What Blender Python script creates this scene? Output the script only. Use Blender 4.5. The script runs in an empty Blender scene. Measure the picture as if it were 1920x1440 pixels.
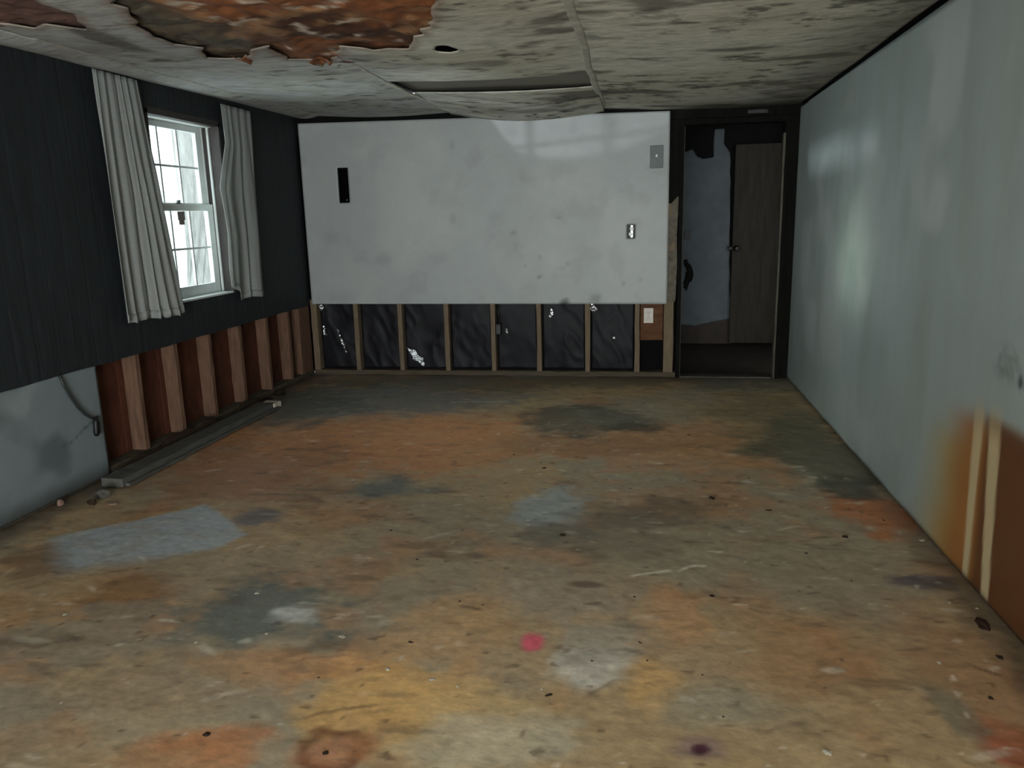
import bpy, bmesh, math, random
import numpy as np
from mathutils import Vector, Matrix

S = bpy.context.scene
COL = S.collection
rnd = random.Random(7)

# ------------------------------------------------------------------ room sizes (metres)
L, R, D = -2.838, 1.181, 6.428          # left wall, right wall, back wall
REAR = -1.70                            # wall behind the photographer
CUT = 0.612                             # height of the flood cut

# ------------------------------------------------------------------ camera
def make_camera():
    yaw, pitch, roll, f, h = 0.164608, 0.214041, -0.024626, 1458.28, 1.3413
    cam = bpy.data.cameras.new('camera'); o = bpy.data.objects.new('camera', cam); COL.objects.link(o)
    cam.sensor_fit = 'HORIZONTAL'; cam.sensor_width = 36.0; cam.lens = f / 1920 * 36.0
    cam.clip_start = 0.02; cam.clip_end = 200
    fw = Vector((-math.sin(yaw), math.cos(yaw), 0)); r = Vector((math.cos(yaw), math.sin(yaw), 0)); u = Vector((0, 0, 1))
    f2 = fw * math.cos(pitch) - u * math.sin(pitch); u2 = u * math.cos(pitch) + fw * math.sin(pitch)
    r3 = r * math.cos(roll) + u2 * math.sin(roll); u3 = -r * math.sin(roll) + u2 * math.cos(roll)
    m = Matrix((r3, u3, -f2)).transposed().to_4x4(); m.translation = Vector((0, 0, h))
    o.matrix_world = m
    S.camera = o
make_camera()

# ------------------------------------------------------------------ world (flat overcast sky), daylight at the openings, exposure
W = bpy.data.worlds.new('overcast_sky'); S.world = W; W.use_nodes = True
bg = W.node_tree.nodes['Background']; bg.inputs[0].default_value = (0.86, 0.94, 1.0, 1); bg.inputs[1].default_value = 3.0

def area(name, loc, target, sx, sy, energy, col, spread=math.pi):
    l = bpy.data.lights.new(name, 'AREA'); l.shape = 'RECTANGLE'; l.size = sx; l.size_y = sy
    l.energy = energy; l.color = col; l.spread = spread
    o = bpy.data.objects.new(name, l); COL.objects.link(o); o.location = loc
    o.rotation_euler = (Vector(target) - Vector(loc)).to_track_quat('-Z', 'Y').to_euler()
    return o
# daylight falling in through the glazed opening of the wall behind the photographer
area('daylight_rear_door', (-0.55, REAR - 0.22, 1.05), (-0.55, 3.0, 1.05), 1.9, 1.6, 62, (0.93, 0.98, 1.0))
# added fill lamp at that opening, aimed up to brighten the ceiling
area('ceiling_fill_rear_door', (-0.55, REAR - 0.20, 0.45), (-0.45, 2.2, 2.1), 1.9, 0.7, 75, (0.97, 0.99, 0.96))
# daylight at the left window
area('daylight_left_window', (L - 0.32, 4.75, 1.45), (0.0, 4.75, 1.1), 0.9, 0.6, 9, (0.86, 0.96, 0.95), math.radians(75))
# light thrown up by the pale ground outside the left window
area('ground_light_left_window', (L - 0.55, 4.75, 0.80), (-1.3, 5.3, 2.14), 1.0, 0.4, 4, (0.88, 0.95, 1.0), math.radians(110))
# added lamps outside the left window that throw the streaks and green spot
for k, (ty, e) in enumerate(((5.75, 0.12), (5.2, 0.11), (4.6, 0.05))):
    area('wall_streak_lamp', (L - 1.0, 4.72 + (4.72 - ty) * 0.2, 1.62), (R, ty, 1.665), 0.7, 0.02, e, (0.88, 0.93, 1.0), math.radians(3.5))
area('green_spot_lamp', (L - 1.0, 4.72, 1.12), (R, 4.66, 1.05), 0.45, 0.35, 0.3, (0.86, 1.0, 0.84), math.radians(9))  # added narrow lamp for the soft greenish spot on the right wall
def spot(name, loc, target, energy, half_deg, blend, rad, col):
    l = bpy.data.lights.new(name, 'SPOT'); l.energy = energy; l.spot_size = math.radians(2 * half_deg); l.spot_blend = blend; l.shadow_soft_size = rad; l.color = col
    o = bpy.data.objects.new(name, l); COL.objects.link(o); o.location = loc
    o.rotation_euler = (Vector(target) - Vector(loc)).to_track_quat('-Z', 'Y').to_euler(); return o
spot('sheet_streak_spot', (-5.4, 3.07, 1.50), (-0.45, D, 2.27), 420, 5.0, 0.25, 0.03, (0.88, 0.91, 1.0))  # added spot for the bright streak on the back sheet

S.view_settings.view_transform = 'Standard'; S.view_settings.look = 'None'
S.view_settings.gamma = 1.0; S.view_settings.use_curve_mapping = False
S.view_settings.exposure = 0.55

# ================================================================== helpers
def lin(c):
    c = np.asarray(c, float) / 255.0
    return np.where(c <= 0.04045, c / 12.92, ((c + 0.055) / 1.055) ** 2.4)
def lin4(c): return tuple(float(v) for v in lin(c)) + (1.0,)

def vnoise(x, y, seed=0):
    x = np.asarray(x, float); y = np.asarray(y, float)
    xi = np.floor(x).astype(np.int64); yi = np.floor(y).astype(np.int64); xf = x - xi; yf = y - yi
    def hsh(a, b):
        n = (a * 374761393 + b * 668265263 + seed * 1274126177) & 0xffffffff
        n = ((n ^ (n >> 13)) * 1274126177) & 0xffffffff
        n = (n ^ (n >> 16)) & 0xffff
        return n / 65535.0
    u = xf * xf * (3 - 2 * xf); v = yf * yf * (3 - 2 * yf)
    a = hsh(xi, yi); b = hsh(xi + 1, yi); c = hsh(xi, yi + 1); d = hsh(xi + 1, yi + 1)
    return (a * (1 - u) + b * u) * (1 - v) + (c * (1 - u) + d * u) * v
def fbm(x, y, seed=0, oct=4, gain=0.5):
    s = 0; a = 1; t = 0
    for i in range(oct):
        s = s + a * vnoise(x * 2 ** i + 17.3 * i, y * 2 ** i - 9.1 * i, seed + i); t += a; a *= gain
    return s / t
def sstep(a, b, x):
    t = np.clip((x - a) / (b - a), 0, 1); return t * t * (3 - 2 * t)
def mixc(c, col, k): return c + (lin(col) - c) * k[..., None]

def poly_sdf(px, py, poly):
    P = np.asarray(poly, float); d = np.full(px.shape, 1e9); inside = np.zeros(px.shape, bool)
    n = len(P)
    for i in range(n):
        a = P[i]; b = P[(i + 1) % n]; e = b - a
        t = np.clip(((px - a[0]) * e[0] + (py - a[1]) * e[1]) / (e @ e + 1e-12), 0, 1)
        d = np.minimum(d, np.hypot(px - a[0] - e[0] * t, py - a[1] - e[1] * t))
        c = ((a[1] > py) != (b[1] > py))
        with np.errstate(divide='ignore', invalid='ignore'):
            xx = (b[0] - a[0]) * (py - a[1]) / (b[1] - a[1]) + a[0]
        inside ^= c & (px < xx)
    return np.where(inside, -d, d)

# ------------------------------------------------------------------ materials
MATS = {}
def mat(name, color, rough=0.7, metal=0.0, attr=False, nscale=30, namt=0.25, bump=0.2, bscale=60, stretch=(1, 1, 1),
        spec=0.4, rvar=0.0, streak=None, trans=0.0):
    if name in MATS: return MATS[name]
    m = bpy.data.materials.new(name); m.use_nodes = True; nt = m.node_tree; N = nt.nodes; K = nt.links
    p = N['Principled BSDF']; p.inputs['Roughness'].default_value = rough; p.inputs['Metallic'].default_value = metal
    p.inputs['Specular IOR Level'].default_value = spec
    tc = N.new('ShaderNodeTexCoord'); mp = N.new('ShaderNodeMapping'); mp.inputs['Scale'].default_value = stretch
    K.new(tc.outputs['Object'], mp.inputs[0])
    nz = N.new('ShaderNodeTexNoise'); nz.inputs['Scale'].default_value = nscale; nz.inputs['Detail'].default_value = 6
    nz.inputs['Roughness'].default_value = 0.65
    K.new(mp.outputs[0], nz.inputs['Vector'])
    mr = N.new('ShaderNodeMapRange'); mr.inputs[1].default_value = 0.25; mr.inputs[2].default_value = 0.75
    mr.inputs[3].default_value = 1 - namt; mr.inputs[4].default_value = 1 + namt * 0.8
    K.new(nz.outputs[0], mr.inputs[0])
    mx = N.new('ShaderNodeMix'); mx.data_type = 'RGBA'; mx.blend_type = 'MULTIPLY'; mx.inputs[0].default_value = 1.0
    if attr:
        at = N.new('ShaderNodeAttribute'); at.attribute_name = 'stain'; K.new(at.outputs['Color'], mx.inputs[6])
    else:
        mx.inputs[6].default_value = lin4(color)
    K.new(mr.outputs[0], mx.inputs[7]); last = mx.outputs[2]
    if streak:
        n2 = N.new('ShaderNodeTexNoise'); n2.inputs['Scale'].default_value = streak[1]; n2.inputs['Detail'].default_value = 5
        m2 = N.new('ShaderNodeMapping'); m2.inputs['Scale'].default_value = streak[0]
        K.new(tc.outputs['Object'], m2.inputs[0]); K.new(m2.outputs[0], n2.inputs['Vector'])
        r2 = N.new('ShaderNodeMapRange'); r2.inputs[1].default_value = streak[3]; r2.inputs[2].default_value = streak[4]
        r2.inputs[3].default_value = 0; r2.inputs[4].default_value = streak[5]
        K.new(n2.outputs[0], r2.inputs[0])
        x2 = N.new('ShaderNodeMix'); x2.data_type = 'RGBA'; K.new(r2.outputs[0], x2.inputs[0]); K.new(last, x2.inputs[6])
        x2.inputs[7].default_value = lin4(streak[2]); last = x2.outputs[2]
    K.new(last, p.inputs['Base Color'])
    if bump:
        bn = N.new('ShaderNodeTexNoise'); bn.inputs['Scale'].default_value = bscale; bn.inputs['Detail'].default_value = 4
        K.new(mp.outputs[0], bn.inputs['Vector'])
        bp = N.new('ShaderNodeBump'); bp.inputs['Strength'].default_value = bump; bp.inputs['Distance'].default_value = 0.01
        K.new(bn.outputs[0], bp.inputs['Height']); K.new(bp.outputs[0], p.inputs['Normal'])
    if rvar:
        rr = N.new('ShaderNodeMapRange'); rr.inputs[1].default_value = 0.3; rr.inputs[2].default_value = 0.7
        rr.inputs[3].default_value = rough - rvar; rr.inputs[4].default_value = rough + rvar
        K.new(nz.outputs[0], rr.inputs[0]); K.new(rr.outputs[0], p.inputs['Roughness'])
    if trans:
        tl = N.new('ShaderNodeBsdfTranslucent'); K.new(last, tl.inputs[0]); ms = N.new('ShaderNodeMixShader')
        ms.inputs[0].default_value = trans
        out = N['Material Output']; K.new(p.outputs[0], ms.inputs[1]); K.new(tl.outputs[0], ms.inputs[2]); K.new(ms.outputs[0], out.inputs[0])
    MATS[name] = m; return m

M_floor = mat('stained_concrete', None, 0.52, attr=True, nscale=26, namt=0.26, bump=0.12, bscale=28, stretch=(1, 1.25, 1), spec=0.35, rvar=0.14,
              streak=((1, 1.9, 1), 11.0, (92, 80, 62), 0.58, 0.78, 0.4))
M_ceil = mat('mouldy_drywall', None, 0.85, attr=True, nscale=14, namt=0.28, bump=0.35, bscale=25, stretch=(0.7, 1.8, 1), spec=0.2,
             streak=((1.0, 2.2, 1), 5.0, (70, 70, 64), 0.55, 0.78, 0.5))
M_dry = mat('painted_drywall', None, 0.5, attr=True, nscale=9, namt=0.06, bump=0.03, bscale=120, spec=0.45)
M_rwall = mat('glossy_wall', None, 0.36, attr=True, nscale=7, namt=0.08, bump=0.04, bscale=90, stretch=(1, 1, 0.35), spec=0.4)
M_wstud = mat('stud_wood', (116, 101, 82), 0.8, nscale=18, namt=0.35, bump=0.3, bscale=50, stretch=(4, 4, 0.4), spec=0.2)
M_lstud = mat('damp_stud_wood', (108, 82, 66), 0.8, nscale=14, namt=0.45, bump=0.3, bscale=50, stretch=(4, 4, 0.5), spec=0.2)
M_plate = mat('plate_wood', (84, 75, 62), 0.85, nscale=14, namt=0.4, bump=0.3, bscale=50, stretch=(0.5, 4, 4), spec=0.2)
M_sheath = mat('red_sheathing', (88, 52, 38), 0.8, nscale=9, namt=0.55, bump=0.3, bscale=30, stretch=(1, 1, 0.5), spec=0.2)
M_dark = mat('dark_panelling', (38, 42, 45), 0.62, nscale=10, namt=0.4, bump=0.15, bscale=40, stretch=(3, 3, 0.3), spec=0.25)
M_void = mat('dark_cavity', (18, 17, 18), 0.9, nscale=8, namt=0.4, bump=0.1, spec=0.1)
M_jamb = mat('dark_jamb_wood', (20, 19, 17), 0.8, nscale=12, namt=0.5, bump=0.2, stretch=(3, 3, 0.3), spec=0.08)
M_jambl = mat('lit_jamb_edge', (76, 73, 62), 0.6, nscale=12, namt=0.5, bump=0.2, stretch=(3, 3, 0.6), spec=0.3)  # paler jamb wood; light on the strips and threshold put into the colour
M_white = mat('window_paint', (206, 212, 210), 0.5, nscale=10, namt=0.1, bump=0.05, spec=0.35)
M_revl = mat('brown_reveal', (58, 54, 52), 0.6, nscale=10, namt=0.4, bump=0.2, stretch=(3, 3, 0.5))
M_curt = mat('curtain_cloth', (156, 160, 157), 0.9, nscale=60, namt=0.1, bump=0.1, bscale=300, spec=0.1, trans=0.22)
M_kraft = mat('kraft_paper', None, 0.75, attr=True, nscale=16, namt=0.5, bump=0.5, bscale=22, spec=0.3)
M_grayb = mat('grey_ceiling_board', (112, 110, 100), 0.8, nscale=6, namt=0.12, bump=0.05, spec=0.2)
M_tape = mat('joint_tape', (160, 158, 146), 0.85, nscale=14, namt=0.4, bump=0.2, spec=0.2)
M_board = mat('dusty_board', (84, 83, 78), 0.8, nscale=14, namt=0.35, bump=0.3, stretch=(3, 0.5, 3), spec=0.3)
M_ply = mat('brown_plywood', (96, 64, 42), 0.75, nscale=10, namt=0.35, bump=0.2, stretch=(1, 1, 3), spec=0.25)
M_plast = mat('ivory_plastic', (200, 192, 180), 0.4, nscale=10, namt=0.06, bump=0.0, spec=0.5)
M_steel = mat('grey_plate', (104, 112, 110), 0.6, metal=0.0, nscale=12, namt=0.15, bump=0.0, spec=0.5)
M_wht = mat('white_plastic', (235, 235, 230), 0.4, nscale=10, namt=0.03, bump=0.0, spec=0.5)
M_blk = mat('black_plastic', (14, 14, 15), 0.5, nscale=10, namt=0.2, bump=0.0, spec=0.4)
M_black = mat('recess_black', (6, 6, 6), 0.9, nscale=10, namt=0.2, bump=0.0, spec=0.05)  # near-black colour stands in for the shade inside the recesses
M_cable = mat('dark_cable', (42, 48, 48), 0.5, nscale=20, namt=0.2, bump=0.0, spec=0.4)
M_sheet = mat('black_plastic_sheet', (26, 26, 30), 0.55, nscale=10, namt=0.4, bump=0.08, bscale=12, spec=0.2)
M_bright = mat('bright_metal', (245, 247, 250), 0.34, metal=1.0, nscale=10, namt=0.05, bump=0.3, bscale=40, spec=0.5)  # bright metal for the plastic highlights and the outlet strap
M_torn = mat('torn_gypsum', (104, 98, 88), 0.9, nscale=22, namt=0.45, bump=0.6, bscale=30, spec=0.1)
M_smear = mat('grey_smear', (72, 72, 70), 0.8, nscale=20, namt=0.5, bump=0.2, spec=0.2)
M_smear2 = mat('grey_sticker', (128, 122, 118), 0.7, nscale=20, namt=0.3, bump=0.0, spec=0.2)
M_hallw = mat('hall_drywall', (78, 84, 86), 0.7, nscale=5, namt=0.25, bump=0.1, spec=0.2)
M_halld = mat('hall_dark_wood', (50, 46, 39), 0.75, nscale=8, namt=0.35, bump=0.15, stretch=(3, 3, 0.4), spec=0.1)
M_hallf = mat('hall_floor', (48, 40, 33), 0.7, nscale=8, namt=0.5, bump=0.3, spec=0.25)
M_crumb = mat('dark_crumb', (52, 40, 30), 0.85, nscale=60, namt=0.4, bump=0.4, spec=0.2)
M_dirt = mat('brown_dirt', (66, 46, 36), 0.9, nscale=60, namt=0.5, bump=0.6, spec=0.1)
M_chip = mat('pale_chip', (196, 186, 168), 0.85, nscale=60, namt=0.2, bump=0.4, spec=0.2)
M_chunk = mat('grey_chunk', (88, 86, 78), 0.9, nscale=40, namt=0.3, bump=0.5, spec=0.2)
M_pinkc = mat('pinkish_chunk', (150, 122, 108), 0.9, nscale=40, namt=0.3, bump=0.5, spec=0.2)
M_bark = mat('tree_bark', (150, 150, 146), 0.9, nscale=6, namt=0.4, bump=0.5, stretch=(3, 3, 0.5), spec=0.1)
M_house = mat('white_siding', (225, 228, 228), 0.8, nscale=3, namt=0.08, bump=0.05, spec=0.2)
M_hwin = mat('house_window', (150, 160, 164), 0.3, nscale=3, namt=0.1, bump=0.0, spec=0.5)
M_roof = mat('house_roof', (214, 216, 218), 0.8, nscale=6, namt=0.2, bump=0.1, spec=0.2)
M_ground = mat('pale_wet_ground', (206, 208, 204), 0.6, nscale=2, namt=0.2, bump=0.2, spec=0.4)
M_hedge = mat('hedge_leaves', (96, 116, 98), 0.8, nscale=8, namt=0.5, bump=0.8, bscale=10, spec=0.2)
def glass_mat():
    m = bpy.data.materials.new('window_glass'); m.use_nodes = True; N = m.node_tree.nodes; K = m.node_tree.links
    N.remove(N['Principled BSDF']); t = N.new('ShaderNodeBsdfTransparent'); t.inputs[0].default_value = (0.95, 0.98, 0.97, 1)
    g = N.new('ShaderNodeBsdfGlossy'); g.inputs['Roughness'].default_value = 0.03; x = N.new('ShaderNodeMixShader'); x.inputs[0].default_value = 0.06
    K.new(t.outputs[0], x.inputs[1]); K.new(g.outputs[0], x.inputs[2]); K.new(x.outputs[0], N['Material Output'].inputs[0]); return m
M_glass = glass_mat()

# ------------------------------------------------------------------ object building
def link(name, me, m=None, parent=None, loc=None):
    o = bpy.data.objects.new(name, me); COL.objects.link(o)
    if m is not None and me is not None and not me.materials: me.materials.append(m)
    if parent is not None: o.parent = parent
    if loc is not None: o.location = loc
    return o
def tag(o, label, cat, group=None):
    o['label'] = label; o['category'] = cat
    if group: o['group'] = group
    return o
def empty(name, loc=(0, 0, 0)):
    o = bpy.data.objects.new(name, None); COL.objects.link(o); o.location = loc; o.empty_display_size = 0.1; return o
def struct(name, label=None, cat=None):
    o = empty(name); o['kind'] = 'structure'
    if label: o['label'] = label
    if cat: o['category'] = cat
    return o
def box_bm(x0, x1, y0, y1, z0, z1, bev=0.0, bm=None):
    bm2 = bmesh.new(); bmesh.ops.create_cube(bm2, size=1)
    for v in bm2.verts:
        v.co = Vector(((x0 + x1) / 2 + v.co.x * (x1 - x0), (y0 + y1) / 2 + v.co.y * (y1 - y0), (z0 + z1) / 2 + v.co.z * (z1 - z0)))
    if bev: bmesh.ops.bevel(bm2, geom=bm2.edges[:], offset=bev, segments=1, affect='EDGES')
    if bm is None: return bm2
    me = bpy.data.meshes.new('t'); bm2.to_mesh(me); bm2.free(); bm.from_mesh(me); bpy.data.meshes.remove(me); return bm
def bm_obj(name, bm, m, parent=None, smooth=False, loc=None):
    bmesh.ops.recalc_face_normals(bm, faces=bm.faces[:])
    me = bpy.data.meshes.new(name); bm.to_mesh(me); bm.free()
    if smooth:
        for p in me.polygons: p.use_smooth = True
    return link(name, me, m, parent, loc)
def box(name, x0, x1, y0, y1, z0, z1, m, parent=None, bev=0.002):
    return bm_obj(name, box_bm(x0, x1, y0, y1, z0, z1, bev), m, parent)
def rough_bar(name, x0, x1, y0, y1, z0, z1, m, parent, axis=2, amp=0.004, n=8, seed=1):
    """a sawn timber: box with a few cross sections, edges slightly worn"""
    r = random.Random(seed); lo = (x0, y0, z0); hi = (x1, y1, z1); a, b = [i for i in range(3) if i != axis]
    bm = bmesh.new(); rings = []
    c = min(hi[a] - lo[a], hi[b] - lo[b]) * 0.07
    prof = [(lo[a] + c, lo[b]), (hi[a] - c, lo[b]), (hi[a], lo[b] + c), (hi[a], hi[b] - c), (hi[a] - c, hi[b]), (lo[a] + c, hi[b]), (lo[a], hi[b] - c), (lo[a], lo[b] + c)]
    for i in range(n + 1):
        t = lo[axis] + (hi[axis] - lo[axis]) * i / n; ring = []
        for (u, v) in prof:
            p = [0, 0, 0]; p[axis] = t; p[a] = u + r.uniform(-amp, amp) * 0.6; p[b] = v + r.uniform(-amp, amp) * 0.6
            ring.append(bm.verts.new(p))
        rings.append(ring)
    for i in range(n):
        for k in range(8):
            bm.faces.new((rings[i][k], rings[i][(k + 1) % 8], rings[i + 1][(k + 1) % 8], rings[i + 1][k]))
    bm.faces.new(rings[0]); bm.faces.new(rings[-1])
    return bm_obj(name, bm, m, parent)
def tube_bm(pts, rad, seg=8, bm=None):
    bm = bm or bmesh.new(); pts = [Vector(p) for p in pts]; n = len(pts)
    rads = rad if isinstance(rad, (list, tuple)) else [rad] * n; rings = []
    up = Vector((0, 0, 1))
    for i, p in enumerate(pts):
        t = (pts[min(i + 1, n - 1)] - pts[max(i - 1, 0)]).normalized()
        a = t.cross(up); a = a.normalized() if a.length > 1e-3 else Vector((1, 0, 0)); b = t.cross(a).normalized()
        rings.append([bm.verts.new(p + (a * math.cos(2 * math.pi * k / seg) + b * math.sin(2 * math.pi * k / seg)) * rads[i]) for k in range(seg)])
    for i in range(n - 1):
        for k in range(seg): bm.faces.new((rings[i][k], rings[i][(k + 1) % seg], rings[i + 1][(k + 1) % seg], rings[i + 1][k]))
    bm.faces.new(rings[0]); bm.faces.new(rings[-1]); return bm

def axis_cuts(a, b, step, cuts=()):
    pts = sorted(set([a, b] + [c for c in cuts if a < c < b])); out = []
    for p, q in zip(pts[:-1], pts[1:]):
        n = max(1, int(round((q - p) / step))); out += list(np.linspace(p, q, n + 1)[:-1])
    return np.array(out + [b])
def sheet(name, us, vs, pos, m, parent=None, color=None, thick=None, sdf=None, hole=None, smooth=True, kind=None):
    """board on a grid us x vs. pos(u,v)->(x,y,z); thick(u,v)->offset vector (tuple) for the back face;
    sdf(u,v) < 0 is cut away with its edge snapped to the outline; hole(uc,vc) drops whole cells."""
    U, V = np.meshgrid(us, vs, indexing='ij'); nu, nv = U.shape
    Us, Vs = U.copy(), V.copy(); keep = np.ones((nu - 1, nv - 1), bool)
    if sdf is not None:
        d = sdf(U, V); cm = (d[:-1, :-1] + d[1:, :-1] + d[:-1, 1:] + d[1:, 1:]) / 4
        keep &= cm > 0
        e = 1e-3; gx = (sdf(U + e, V) - sdf(U - e, V)) / (2 * e); gy = (sdf(U, V + e) - sdf(U, V - e)) / (2 * e)
        k2 = np.pad(keep, 1); cnt = k2[:-1, :-1].astype(int) + k2[1:, :-1] + k2[:-1, 1:] + k2[1:, 1:]
        k1 = np.pad(np.ones_like(keep), 1); full = k1[:-1, :-1].astype(int) + k1[1:, :-1] + k1[:-1, 1:] + k1[1:, 1:]
        st = max(us[1] - us[0], vs[1] - vs[0])
        bd = (cnt > 0) & (cnt < full) & (np.abs(d) < 1.3 * st)
        Us = np.where(bd, U - d * gx, U); Vs = np.where(bd, V - d * gy, V)
        Us = np.clip(Us, us[0], us[-1]); Vs = np.clip(Vs, vs[0], vs[-1])
    if hole is not None:
        uc = (U[:-1, :-1] + U[1:, 1:]) / 2; vc = (V[:-1, :-1] + V[1:, 1:]) / 2; keep &= ~hole(uc, vc)
    X, Y, Z = pos(Us, Vs); co = np.stack([np.broadcast_to(a, U.shape) for a in (X, Y, Z)], -1).reshape(-1, 3).astype(float)
    idx = np.arange(nu * nv).reshape(nu, nv); ii, jj = np.nonzero(keep)
    F = np.stack([idx[ii, jj], idx[ii + 1, jj], idx[ii + 1, jj + 1], idx[ii, jj + 1]], 1)
    cols = color(Us, Vs).reshape(-1, 3) if color is not None else None
    if thick is not None:
        off = np.array(thick, float); n = len(co); co = np.concatenate([co, co + off]); FB = F[:, ::-1] + n
        E = np.concatenate([F[:, [0, 1]], F[:, [1, 2]], F[:, [2, 3]], F[:, [3, 0]]]); key = {}
        bigM = nu * nv + 1; h = np.minimum(E[:, 0], E[:, 1]) * bigM + np.maximum(E[:, 0], E[:, 1])
        _, inv, ct = np.unique(h, return_inverse=True, return_counts=True); B = E[ct[inv] == 1]
        SF = np.stack([B[:, 1], B[:, 0], B[:, 0] + n, B[:, 1] + n], 1); F = np.concatenate([F, FB, SF])
        if cols is not None: cols = np.concatenate([cols, cols])
        nside = len(SF)
    used = np.unique(F); remap = np.full(len(co), -1); remap[used] = np.arange(len(used)); co = co[used]; F = remap[F]
    me = bpy.data.meshes.new(name); me.vertices.add(len(co)); me.vertices.foreach_set('co', co.ravel())
    me.loops.add(F.size); me.loops.foreach_set('vertex_index', F.ravel().astype(np.int32))
    me.polygons.add(len(F)); me.polygons.foreach_set('loop_start', np.arange(0, F.size, 4).astype(np.int32))
    sm = np.full(len(F), smooth)
    if thick is not None and nside: sm[-nside:] = False
    me.polygons.foreach_set('use_smooth', sm)
    if cols is not None:
        ca = me.color_attributes.new('stain', 'FLOAT_COLOR', 'POINT')
        ca.data.foreach_set('color', np.concatenate([np.clip(cols[used], 0, 1), np.ones((len(used), 1))], 1).ravel().astype(np.float32))
    me.update(); me.validate()
    o = link(name, me, m, parent)
    if kind: o['kind'] = kind
    return o

# ================================================================== FLOOR
STAINS = [
(-1.64,4.49,1.19,0.76,0.08,(178,116,66),0.85), (0.17,4.52,0.81,0.56,0.08,(172,120,72),0.7), (-2.17,3.81,0.61,0.56,0.09,(150,102,66),0.7),
(1.04,3.47,0.21,0.30,0.10,(165,95,42),0.85), (0.10,2.51,0.14,0.23,0.12,(188,130,74),0.85), (0.47,2.29,0.29,0.25,0.12,(160,116,76),0.6),
(-0.69,1.92,0.26,0.24,0.12,(196,152,86),0.85), (-1.16,1.63,0.21,0.11,0.13,(168,104,56),0.8), (-0.77,1.66,0.11,0.09,0.13,(150,92,54),0.8),
(-1.85,2.41,0.17,0.19,0.11,(130,92,54),0.75), (0.95,1.90,0.08,0.14,0.13,(150,66,34),0.8), (0.95,2.26,0.15,0.38,0.12,(146,102,68),0.6),
(-0.13,2.38,0.46,0.43,0.12,(168,142,108),0.5), (-0.58,2.29,0.21,0.21,0.12,(182,138,88),0.6), (-0.36,4.47,0.64,0.22,0.08,(130,92,54),0.5),
(-0.43,1.78,0.17,0.20,0.13,(190,158,104),0.6), (0.06,2.04,0.09,0.13,0.13,(196,150,84),0.6), (-1.03,2.04,0.34,0.09,0.12,(178,128,78),0.7),
(-0.34,5.04,0.41,0.39,0.07,(78,78,66),0.85), (-0.05,4.86,0.20,0.15,0.07,(62,60,48),0.8), (-1.79,5.57,1.08,0.59,0.06,(104,108,106),0.8),
(-0.85,6.20,2.47,0.29,0.05,(84,82,70),0.6), (-2.45,5.20,0.44,0.60,0.06,(80,84,80),0.8), (-1.20,3.63,0.21,0.16,0.09,(96,100,94),0.85),
(-0.37,3.46,0.17,0.31,0.10,(142,150,148),0.85), (0.01,3.38,0.36,0.21,0.10,(98,86,70),0.7), (-0.16,3.08,0.38,0.17,0.10,(112,100,82),0.6),
(-0.27,2.61,0.25,0.17,0.11,(146,132,114),0.7), (-1.29,2.35,0.34,0.25,0.11,(92,98,90),0.9), (-1.15,2.33,0.09,0.09,0.11,(196,196,190),0.6),
(-1.73,3.19,0.14,0.10,0.10,(82,82,88),0.8), (1.01,4.48,0.33,0.77,0.08,(80,80,64),0.8), (1.02,3.81,0.15,0.19,0.09,(66,66,52),0.8),
(0.83,5.05,0.44,0.83,0.07,(96,92,70),0.5), (-0.14,2.11,0.14,0.14,0.12,(186,182,170),0.75), (-0.10,2.28,0.17,0.19,0.12,(150,142,128),0.7),
(-0.35,1.73,0.21,0.12,0.13,(170,162,140),0.65), (0.23,1.96,0.17,0.12,0.12,(150,138,112),0.6), (0.71,2.78,0.29,0.27,0.11,(140,124,98),0.6),
(-1.82,2.08,0.36,0.21,0.12,(132,122,104),0.7), (1.05,2.82,0.12,0.07,0.11,(84,76,78),0.9), (0.86,2.02,0.06,0.14,0.13,(112,106,86),0.7),
(-2.39,2.63,0.20,0.18,0.11,(110,82,54),0.7), (-0.35,3.11,0.21,0.09,0.10,(104,98,86),0.6), (-1.34,1.56,0.28,0.09,0.13,(150,124,88),0.6),
(-1.57,1.57,0.12,0.13,0.13,(138,120,92),0.5), (-1.35,1.89,0.29,0.12,0.12,(150,126,96),0.6), (-0.17,2.67,0.07,0.03,0.11,(92,70,58),0.8),
(0.18,1.79,0.07,0.06,0.13,(128,104,104),0.6),
]
SPOTS = [(-0.33,2.25,0.045,0.065,0.12,(206,74,98),0.92), (0.17,1.79,0.028,0.03,0.13,(66,26,44),0.95)]
PATCH = [(-2.55,2.84),(-2.08,3.30),(-1.69,2.98),(-1.75,2.82),(-2.24,2.55)]
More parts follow.
